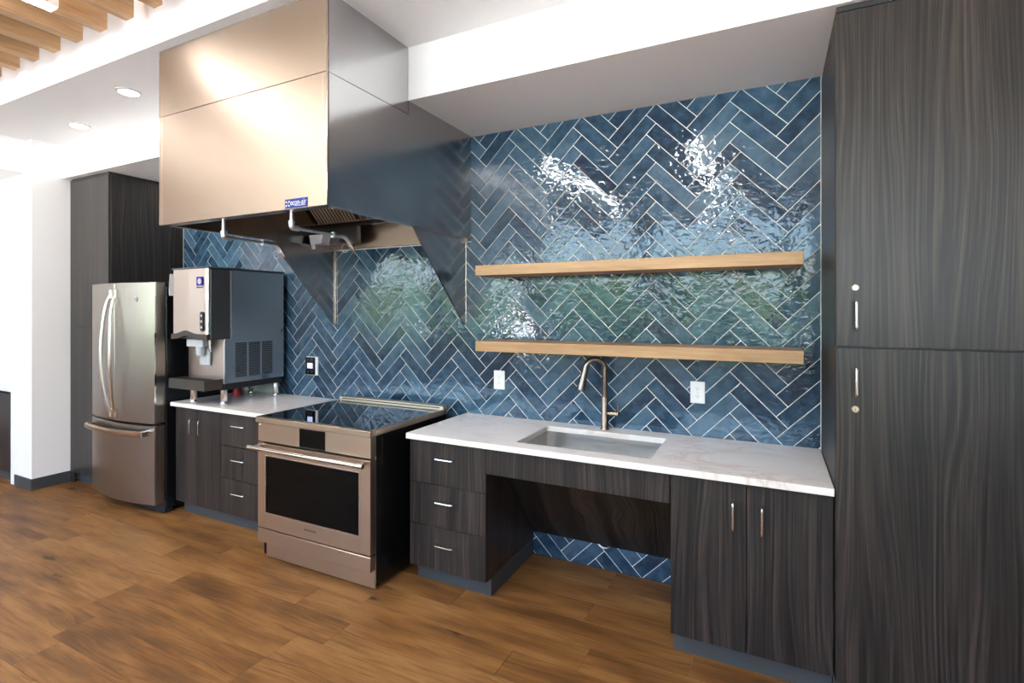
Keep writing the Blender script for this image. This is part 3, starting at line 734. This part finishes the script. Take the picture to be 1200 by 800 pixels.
# dispensing recess
MB().box(-3.985, -3.79, -0.640, -0.563, 1.295, 1.352, 0.004).build('chute_housing', M['lgrey'], t)
ch = MB().lathe([(0.030, 0), (0.034, -0.05), (0.028, -0.085), (0.024, -0.085)], (-3.86, -0.61, 1.318), 16).build('ice_chute', M['lgrey'], t, smooth='auto')
MB().box(-3.915, -3.805, -0.582, -0.5635, 1.155, 1.290, 0.004).build('splash_panel', M['lgrey'], t)
MB().tube([(-3.77, -0.600, 1.345), (-3.77, -0.600, 1.290), (-3.77, -0.596, 1.262)], 0.007, 8).build('water_spout', M['chrome'], t, smooth='auto')
tr = MB().box(IX0 - 0.012, IX1 - 0.012, -0.700, -0.564, 0.985, 0.994).box(IX0 - 0.012, IX1 - 0.012, -0.700, -0.692, 0.994, 1.058).box(IX0 - 0.012, IX0 - 0.004, -0.692, -0.564, 0.994, 1.058).box(IX1 - 0.020, IX1 - 0.012, -0.692, -0.564, 0.994, 1.058).build('drip_tray', M['bronze'], t)
gm = MB()
for i in range(26): gm.box(IX0 + i * 0.016, IX0 + i * 0.016 + 0.006, -0.690, -0.566, 1.045, 1.050)
gm.build('tray_grille', M['blackm'], tr)
box('underframe', M['blackm'], t, IX0 + 0.01, IX1 - 0.004, -0.555, -0.06, 0.975, 1.021)
for xx, yy in ((-3.974, -0.592), (-3.681, -0.548), (-3.681, -0.105), (-3.985, -0.105)):
    MB().lathe([(0.022, 0), (0.024, 0.004), (0.024, 0.018), (0.020, 0.024), (0.0225, 0.03), (0.0225, 0.112 if yy > -0.58 else 0.1205)], (xx, yy, 0.864), 18).build('leg', M['chrome'], t, smooth='auto')
# papers
o = MB().prism([(-4.06, -0.50), (-3.70, -0.54), (-3.672, -0.30), (-4.03, -0.26)], 'z', 1.8866, 1.8885).build('paper_sheet', M['paper'])
tag(o, 'white paper lying on top of the ice machine', 'paper')
pg = MB(); n_ = 8
pp = [(IX0 - 0.024 - 0.012 * math.sin(i / n_ * 2.2), -0.62, 1.845 - 0.165 * i / n_) for i in range(n_ + 1)]
rows_ = [[pg.bm.verts.new((p[0] + dx, p[1] + dy, p[2])) for (dx, dy) in ((0, 0), (0.004, -0.068), (0.0055, -0.068), (0.0015, 0))] for p in pp]
for a, b in zip(rows_, rows_[1:]):
    for k in range(4): pg.bm.faces.new((a[k], a[(k + 1) % 4], b[(k + 1) % 4], b[k]))
pg.bm.faces.new(rows_[0]); pg.bm.faces.new(rows_[-1][::-1])
pg.tube([(IX0 - 0.022, -0.655, 1.842), (IX0 - 0.010, -0.655, 1.862), (IX0 + 0.003, -0.655, 1.868)], 0.0012, 6)
o = pg.build('paper_tag', M['paper']); tag(o, 'white paper tag hanging on the left side of the ice machine', 'tag')
# clutter beneath the machine
t = thing('bottle_cap', 'small red plastic cap standing on the white worktop under the ice machine', 'cap', (-3.93, -0.20, 0.864))
MB().lathe([(0.030, 0), (0.031, 0.006), (0.030, 0.045), (0.026, 0.050)], (-4.02, -0.21, 0.8641), 20).build('cap', M['red'], t, smooth='auto')
MB().lathe([(0.012, 0), (0.012, 0.012), (0.010, 0.014)], (-4.02, -0.21, 0.9138), 14).build('knob', M['lgrey'], t, smooth='auto')
o = MB().tube([(-3.775, -0.035, 0.8645), (-3.775, -0.035, 0.975)], 0.011, 12).build('copper_pipe', M['copper'], None, smooth='auto')
tag(o, 'short copper water pipe rising behind the right rear leg of the ice machine', 'pipe')

# ------------------------------------------------------------------ refrigerator
FX0, FX1 = -5.108, -4.212
FYF = -0.738
t = thing('refrigerator', 'stainless french door refrigerator with a bottom freezer drawer beside the pantry', 'refrigerator', (-4.66, -0.38, 0))
box('cabinet', M['black'], t, FX0 + 0.004, FX1 - 0.004, -0.655, -0.04, 0.035, 1.762, bev=0.004)
def curved(x0, x1, z0, z1, name):
    """door slab whose front bulges following one arc across the whole fridge"""
    n_ = 10; c_ = (FX0 + FX1) / 2; hw = (FX1 - FX0) / 2
    fr = []
    for i in range(n_ + 1):
        x = x0 + (x1 - x0) * i / n_; fr.append((x, FYF - 0.052 * (1 - ((x - c_) / hw) ** 2)))
    poly = fr + [(x1, -0.662), (x0, -0.662)]
    o = MB().prism(poly, 'z', z0, z1, bev=0.004).build(name, M['steel_v'], t)
    o.data.set_sharp_from_angle(angle=R(25))
    for p in o.data.polygons: p.use_smooth = True
    return o
XM = (FX0 + FX1) / 2
dL = curved(FX0, XM - 0.0025, 0.704, 1.783, 'door'); dR = curved(XM + 0.0025, FX1, 0.704, 1.783, 'door')
fz = curved(FX0, FX1, 0.085, 0.688, 'freezer_drawer')
box('side_strip', M['chrome'], t, FX1 - 0.0005, FX1 + 0.0015, FYF - 0.002, FYF + 0.010, 0.085, 0.688)
box('side_strip', M['chrome'], t, FX1 - 0.0005, FX1 + 0.0015, FYF - 0.002, FYF + 0.010, 0.704, 1.783)
def bow(parent, x, sgn):
    pts = []
    for i in range(19):
        a = i / 18; z = 0.765 + a * 0.93
        yb = FYF - 0.052 - 0.012 - 0.048 * math.sin(math.pi * a) ** 0.6 if 0 < i < 18 else FYF - 0.060
        pts.append((x + sgn * 0.030 * math.sin(math.pi * a), yb, z))
    MB().tube(pts, 0.0135, 12).build('handle', M['chrome'], parent, smooth='auto')
    for zz in (0.765, 1.695): MB().box(x - 0.018, x + 0.018, FYF - 0.070, FYF - 0.044, zz - 0.035, zz + 0.035, 0.004).build('handle_mount', M['chrome'], parent)
bow(dL, XM - 0.034, -1); bow(dR, XM + 0.034, 1)
pts = [(FX0 + 0.05 + (FX1 - FX0 - 0.10) * i / 16, FYF - 0.062 - 0.045 * (1 - ((i - 8) / 8) ** 2), 0.632) for i in range(17)]
hb_ = MB()
rr_ = [[hb_.bm.verts.new((p[0], p[1] + dy, p[2] + dz)) for dy, dz in ((0.010, -0.021), (-0.006, -0.021), (-0.014, -0.010), (-0.014, 0.012), (-0.004, 0.021), (0.010, 0.021))] for p in pts]
for a, b in zip(rr_, rr_[1:]):
    for k in range(6): hb_.bm.faces.new((a[k], a[(k + 1) % 6], b[(k + 1) % 6], b[k]))
hb_.bm.faces.new(rr_[0][::-1]); hb_.bm.faces.new(rr_[-1])
bmesh.ops.recalc_face_normals(hb_.bm, faces=hb_.bm.faces)
hb_.build('handle', M['steel'], fz, smooth='auto')
for xx in (FX0 + 0.065, FX1 - 0.065): MB().box(xx - 0.02, xx + 0.02, FYF - 0.070, FYF - 0.008, 0.612, 0.652, 0.004).build('handle_mount', M['chrome'], fz)
em = MB().lathe([(0.021, 0), (0.021, -0.002), (0.019, -0.003)], (-4.395, -0.7735, 1.655), 20, 'y').build('emblem', M['lgrey'], dR, smooth='auto')
text('emblem_letters', 'GE', 0.022, (-4.395, -0.7772, 1.655), M['ink'], dR)
for xx in (FX0 + 0.05, FX1 - 0.05): MB().box(xx - 0.035, xx + 0.035, -0.735, -0.56, 1.763, 1.789, 0.005).build('hinge_cover', M['blackm'], t)
box('toe_grille', M['blackm'], t, FX0 + 0.01, FX1 - 0.01, -0.665, -0.60, 0.005, 0.08, bev=0.003)
for xx in (FX0 + 0.07, FX1 - 0.07):
    for yy in (-0.60, -0.10): MB().lathe([(0.02, 0), (0.02, 0.04)], (xx, yy, 0), 12).build('foot', M['blackm'], t)

# ------------------------------------------------------------------ pantry cabinet behind the fridge
t = thing('pantry_cabinet', 'tall dark woodgrain pantry cabinet left of the refrigerator', 'cabinet', (-5.43, -0.31, 0))
QX0, QX1 = -5.730, -5.1145
box('carcass', M['lam'], t, QX0, QX1, YF + 0.021, -0.003, 0.10, 2.735, bev=0.001)
box('scribe', M['blackm'], t, QX0, QX1 - 0.003, YF + 0.004, -0.01, 2.737, ZS - 0.001)
door(t, QX0 + 0.001, QX1, 1.427, 2.733, YF, 'upper_door'); door(t, QX0 + 0.001, QX1, 0.103, 1.422, YF, 'lower_door')
box('toe_kick', M['base'], t, QX0, QX1, -0.560, -0.02, 0, 0.10)
box('filler_panel', M['lam'], t, PX + 0.001, QX0 - 0.001, YF + 0.02, YF + 0.035, 0.0, ZS - 0.001)
# cabinet in the left wall
t = thing('base_cabinet', 'dark cabinet set into the white wall at the left edge of the frame', 'cabinet', (-6.6, -0.5, 0))
box('carcass', M['lam'], t, -7.3, -6.205, PY + 0.022, -0.11, 0.10, 0.815)
door(t, -6.74, -6.207, 0.10, 0.812, PY); door(t, -7.298, -6.744, 0.10, 0.812, PY)
box('toe_kick', M['base'], t, -7.3, -6.112, PY + 0.05, PY + 0.065, 0, 0.10)
box('side_panel', M['white'], t, -6.203, -6.102, PY + 0.002, -0.11, 0.0, 0.828)

# ------------------------------------------------------------------ range hood
t = thing('range_hood', 'large stainless steel canopy hood hanging above the range', 'hood', (-2.52, -0.6, 2.05))
HX0, HX1, HY = -3.184, -1.860, -1.2625
HZ0, HZS = 2.058, 2.679
th = 0.012
box('front_panel', M['hood'], t, HX0 + 0.001, HX1 - 0.001, HY, HY + th, HZ0, HZS - 0.0012, bev=0.0012)
box('upper_front_panel', M['hood'], t, HX0 + 0.001, HX1 - 0.001, HY, HY + th, HZS + 0.0012, ZC - 0.001, bev=0.0012)
for x0, x1, nm in ((HX1 - th, HX1, 'side_panel'), (HX0, HX0 + th, 'side_panel')):
    MB().prism([(HY + th + 0.0005, HZ0), (-0.003, HZ0), (-0.003, ZS - 0.001), (-0.672, ZS - 0.001), (-0.672, HZS + 0.06), (-0.003 - 0.67, HZS - 0.0012), (HY + th + 0.0005, HZS - 0.0012)], 'x', x0, x1).build(nm, M['hood_side'], t)
    box('upper_side_panel', M['hood_side'], t, x0, x1, HY + th + 0.0005, -0.674, HZS + 0.0012, ZC - 0.001, bev=0.001)
    MB().box(x0 - 0.001 if x0 < -3 else x1 - 0.002, x0 + 0.002 if x0 < -3 else x1 + 0.001, HY - 0.001, HY + 0.002, HZ0, ZC - 0.002).build('corner_trim', M['chrome'], t)
for xx in (HX0 + 0.026, HX1 - 0.026): box('panel_seam', M['steel'], t, xx - 0.0015, xx + 0.0015, HY - 0.0008, HY + 0.001, HZ0 + 0.002, HZS - 0.004)
box('top_panel', M['hood_side'], t, HX0 + th + 0.001, HX1 - th - 0.001, HY + th + 0.001, -0.30, 2.60, 2.61)
# inward bottom lip
MB().box(HX0 + th, HX1 - th, HY + th, HY + 0.055, HZ0, HZ0 + 0.004).box(HX1 - 0.05, HX1 - th, HY + 0.055, -0.003, HZ0, HZ0 + 0.004).box(HX0 + th, HX0 + 0.05, HY + 0.055, -0.003, HZ0, HZ0 + 0.004).build('bottom_lip', M['hood_side'], t)
box('back_panel', M['hood'], t, HX0 + th + 0.001, HX1 - th - 0.001, -0.030, -0.004, 2.044, 2.60)
# filters: sloping bank, lower edge near the back
fy0, fz0, fy1, fz1 = -0.130, 2.225, -0.445, 2.560
nf = 3; fw_ = (HX1 - HX0 - 2 * th - 0.02) / nf
for i in range(nf):
    a = HX0 + th + 0.01 + i * fw_; b = a + fw_ - 0.006
    fo = MB().prism([(fy0, fz0), (fy1, fz1), (fy1 + 0.012, fz1 + 0.012), (fy0 + 0.012, fz0 + 0.012)], 'x', a, b).build('grease_filter', M['slot'], t)
    ba = MB(); n_ = 13; d_ = Vector((0, fy1 - fy0, fz1 - fz0)).normalized(); nr = Vector((0, -d_.z, d_.y)) if -d_.z < 0 else Vector((0, d_.z, -d_.y))
    for k in range(n_):
        xx = a + 0.012 + (b - a - 0.024) * (k + 0.5) / n_; p0 = Vector((xx, fy0, fz0)) + nr * 0.008 + d_ * 0.012; p1 = Vector((xx, fy1, fz1)) + nr * 0.008 - d_ * 0.012
        ba.tube([p0, p1], 0.0065, 6)
    for p in ((fy0, fz0), (fy1, fz1)):
        pass
    ba.build('baffles', M['steel'], fo, smooth='auto')
    MB().prism([(fy0 - 0.012, fz0 - 0.006), (fy0 - 0.022, fz0 + 0.012), (fy0 - 0.004, fz0 + 0.016), (fy0, fz0)], 'x', a, b).build('filter_frame', M['steel'], fo)
MB().prism([(fy0 + 0.02, fz0 + 0.012), (fy0 + 0.02, fz0 - 0.03), (fy0 - 0.03, fz0 - 0.03), (fy0 - 0.03, fz0 - 0.004), (fy0 - 0.026, fz0 - 0.004), (fy0 - 0.026, fz0 - 0.026), (fy0 + 0.016, fz0 - 0.026), (fy0 + 0.016, fz0 + 0.012)], 'x', HX0 + th + 0.004, HX1 - th - 0.004).build('grease_trough', M['hood_side'], t)
gc = MB().prism([(-3.125, 2.062), (-3.015, 2.062), (-2.995, 2.135), (-3.145, 2.135)], 'y', -0.245, -0.165, 0.004).build('grease_cup', M['lgrey'], t)
MB().box(HX0 + th + 0.02, HX0 + th + 0.42, -0.160, -0.110, 2.072, 2.190, 0.003).build('fixture_box', M['hood_side'], t)
for xx in (HX0 + 0.05, HX0 + 0.075): MB().lathe([(0.010, 0), (0.012, 0.02), (0.008, 0.05)], (xx, -0.22, 2.03), 10).build('nozzle', M['pipe'], t, smooth='auto')
# triangular end skirts under the hood sides
MB().prism([(-0.585, HZ0 - 0.001), (-0.004, HZ0 - 0.001), (-0.004, 1.470), (-0.030, 1.470)], 'x', -1.908, -1.900).build('side_skirt', M['hood_side'], t)
MB().prism([(-0.585, HZ0 - 0.001), (-0.004, HZ0 - 0.001), (-0.004, 1.455), (-0.030, 1.455)], 'x', -3.125, -3.117).build('side_skirt', M['hood_side'], t)
MB().box(-1.8995, -1.8965, -0.006, -0.001, 1.475, 2.056).box(-3.116, -3.108, -0.010, -0.001, 1.460, 2.056).box(-3.101, -3.095, -0.006, -0.001, 1.460, 2.056).build('skirt_trim', M['nickel'], t)
# fire suppression drops
def drop(x, yend, zt, label):
    y0 = -1.18; zb = zt
    p_ = MB().tube([(x, y0, 2.18), (x, y0, zb + 0.015)], 0.0095, 10).build('suppression_pipe', M['pipe'], t, smooth='auto'); p_['label'] = label
    MB().tube(rounded([(x, y0, zb + 0.026), (x, y0, zb), (x, y0 + 0.04, zb)], 0.016), 0.0145, 12).build('elbow', M['pipe'], p_, smooth='auto')
    MB().lathe([(0.0165, 0), (0.0165, 0.012)], (x, y0, zb + 0.022), 12).build('collar', M['pipe'], p_, smooth='auto')
    MB().tube([(x, y0 + 0.03, zb), (x, yend, zb)], 0.0085, 10).build('arm', M['pipe'], p_, smooth='auto')
    MB().tube([(x, yend - 0.055, zb), (x, yend - 0.035, zb)], 0.0165, 12).build('collar', M['pipe'], p_, smooth='auto')
    MB().tube(rounded([(x, yend - 0.03, zb), (x, yend + 0.045, zb), (x + 0.012, yend + 0.072, zb - 0.048)], 0.03), 0.0135, 12).build('elbow', M['pipe'], p_, smooth='auto')
    MB().tube([(x + 0.010, yend + 0.066, zb - 0.036), (x + 0.016, yend + 0.082, zb - 0.068), (x + 0.018, yend + 0.087, zb - 0.080)], [0.010, 0.015, 0.010], 12).build('nozzle', M['chrome'], p_, smooth='auto')
    MB().tube(arc((x - 0.022, yend + 0.06, zb - 0.062), 0.024, 10, 330, 20), 0.0010, 6).build('cap_lanyard', M['pipe'], p_, smooth='auto')
drop(-2.731, -0.89, 1.972, 'left suppression pipe drop'); drop(-2.193, -0.86, 1.987, 'right suppression pipe drop')
# maker's plate
pt_ = box('maker_plate', M['blue'], t, -2.138, -1.985, HY - 0.002, HY - 0.0002, 2.062, 2.106)
text('plate_name', 'econ-air', 0.0400, (-2.046, HY - 0.0024, 2.0875), M['print'], pt_, bold=0.0, sx=0.82)
MB().box(-2.072, -1.998, HY - 0.0028, HY - 0.002, 2.0705, 2.0730).build('plate_tagline', M['print'], pt_)
pw = MB()
for k in range(4):
    a = math.pi / 4 + k * math.pi / 2; c_ = Vector((-2.119, 2.084))
    u1 = Vector((math.cos(a), math.sin(a))); v1 = Vector((-u1.y, u1.x))
    pw.prism([tuple(c_ + u1 * 0.004), tuple(c_ + u1 * 0.014 + v1 * -0.0045), tuple(c_ + u1 * 0.020), tuple(c_ + u1 * 0.014 + v1 * 0.0045)], 'y', HY - 0.0028, HY - 0.0021)
pw.build('plate_emblem', M['print'], pt_)
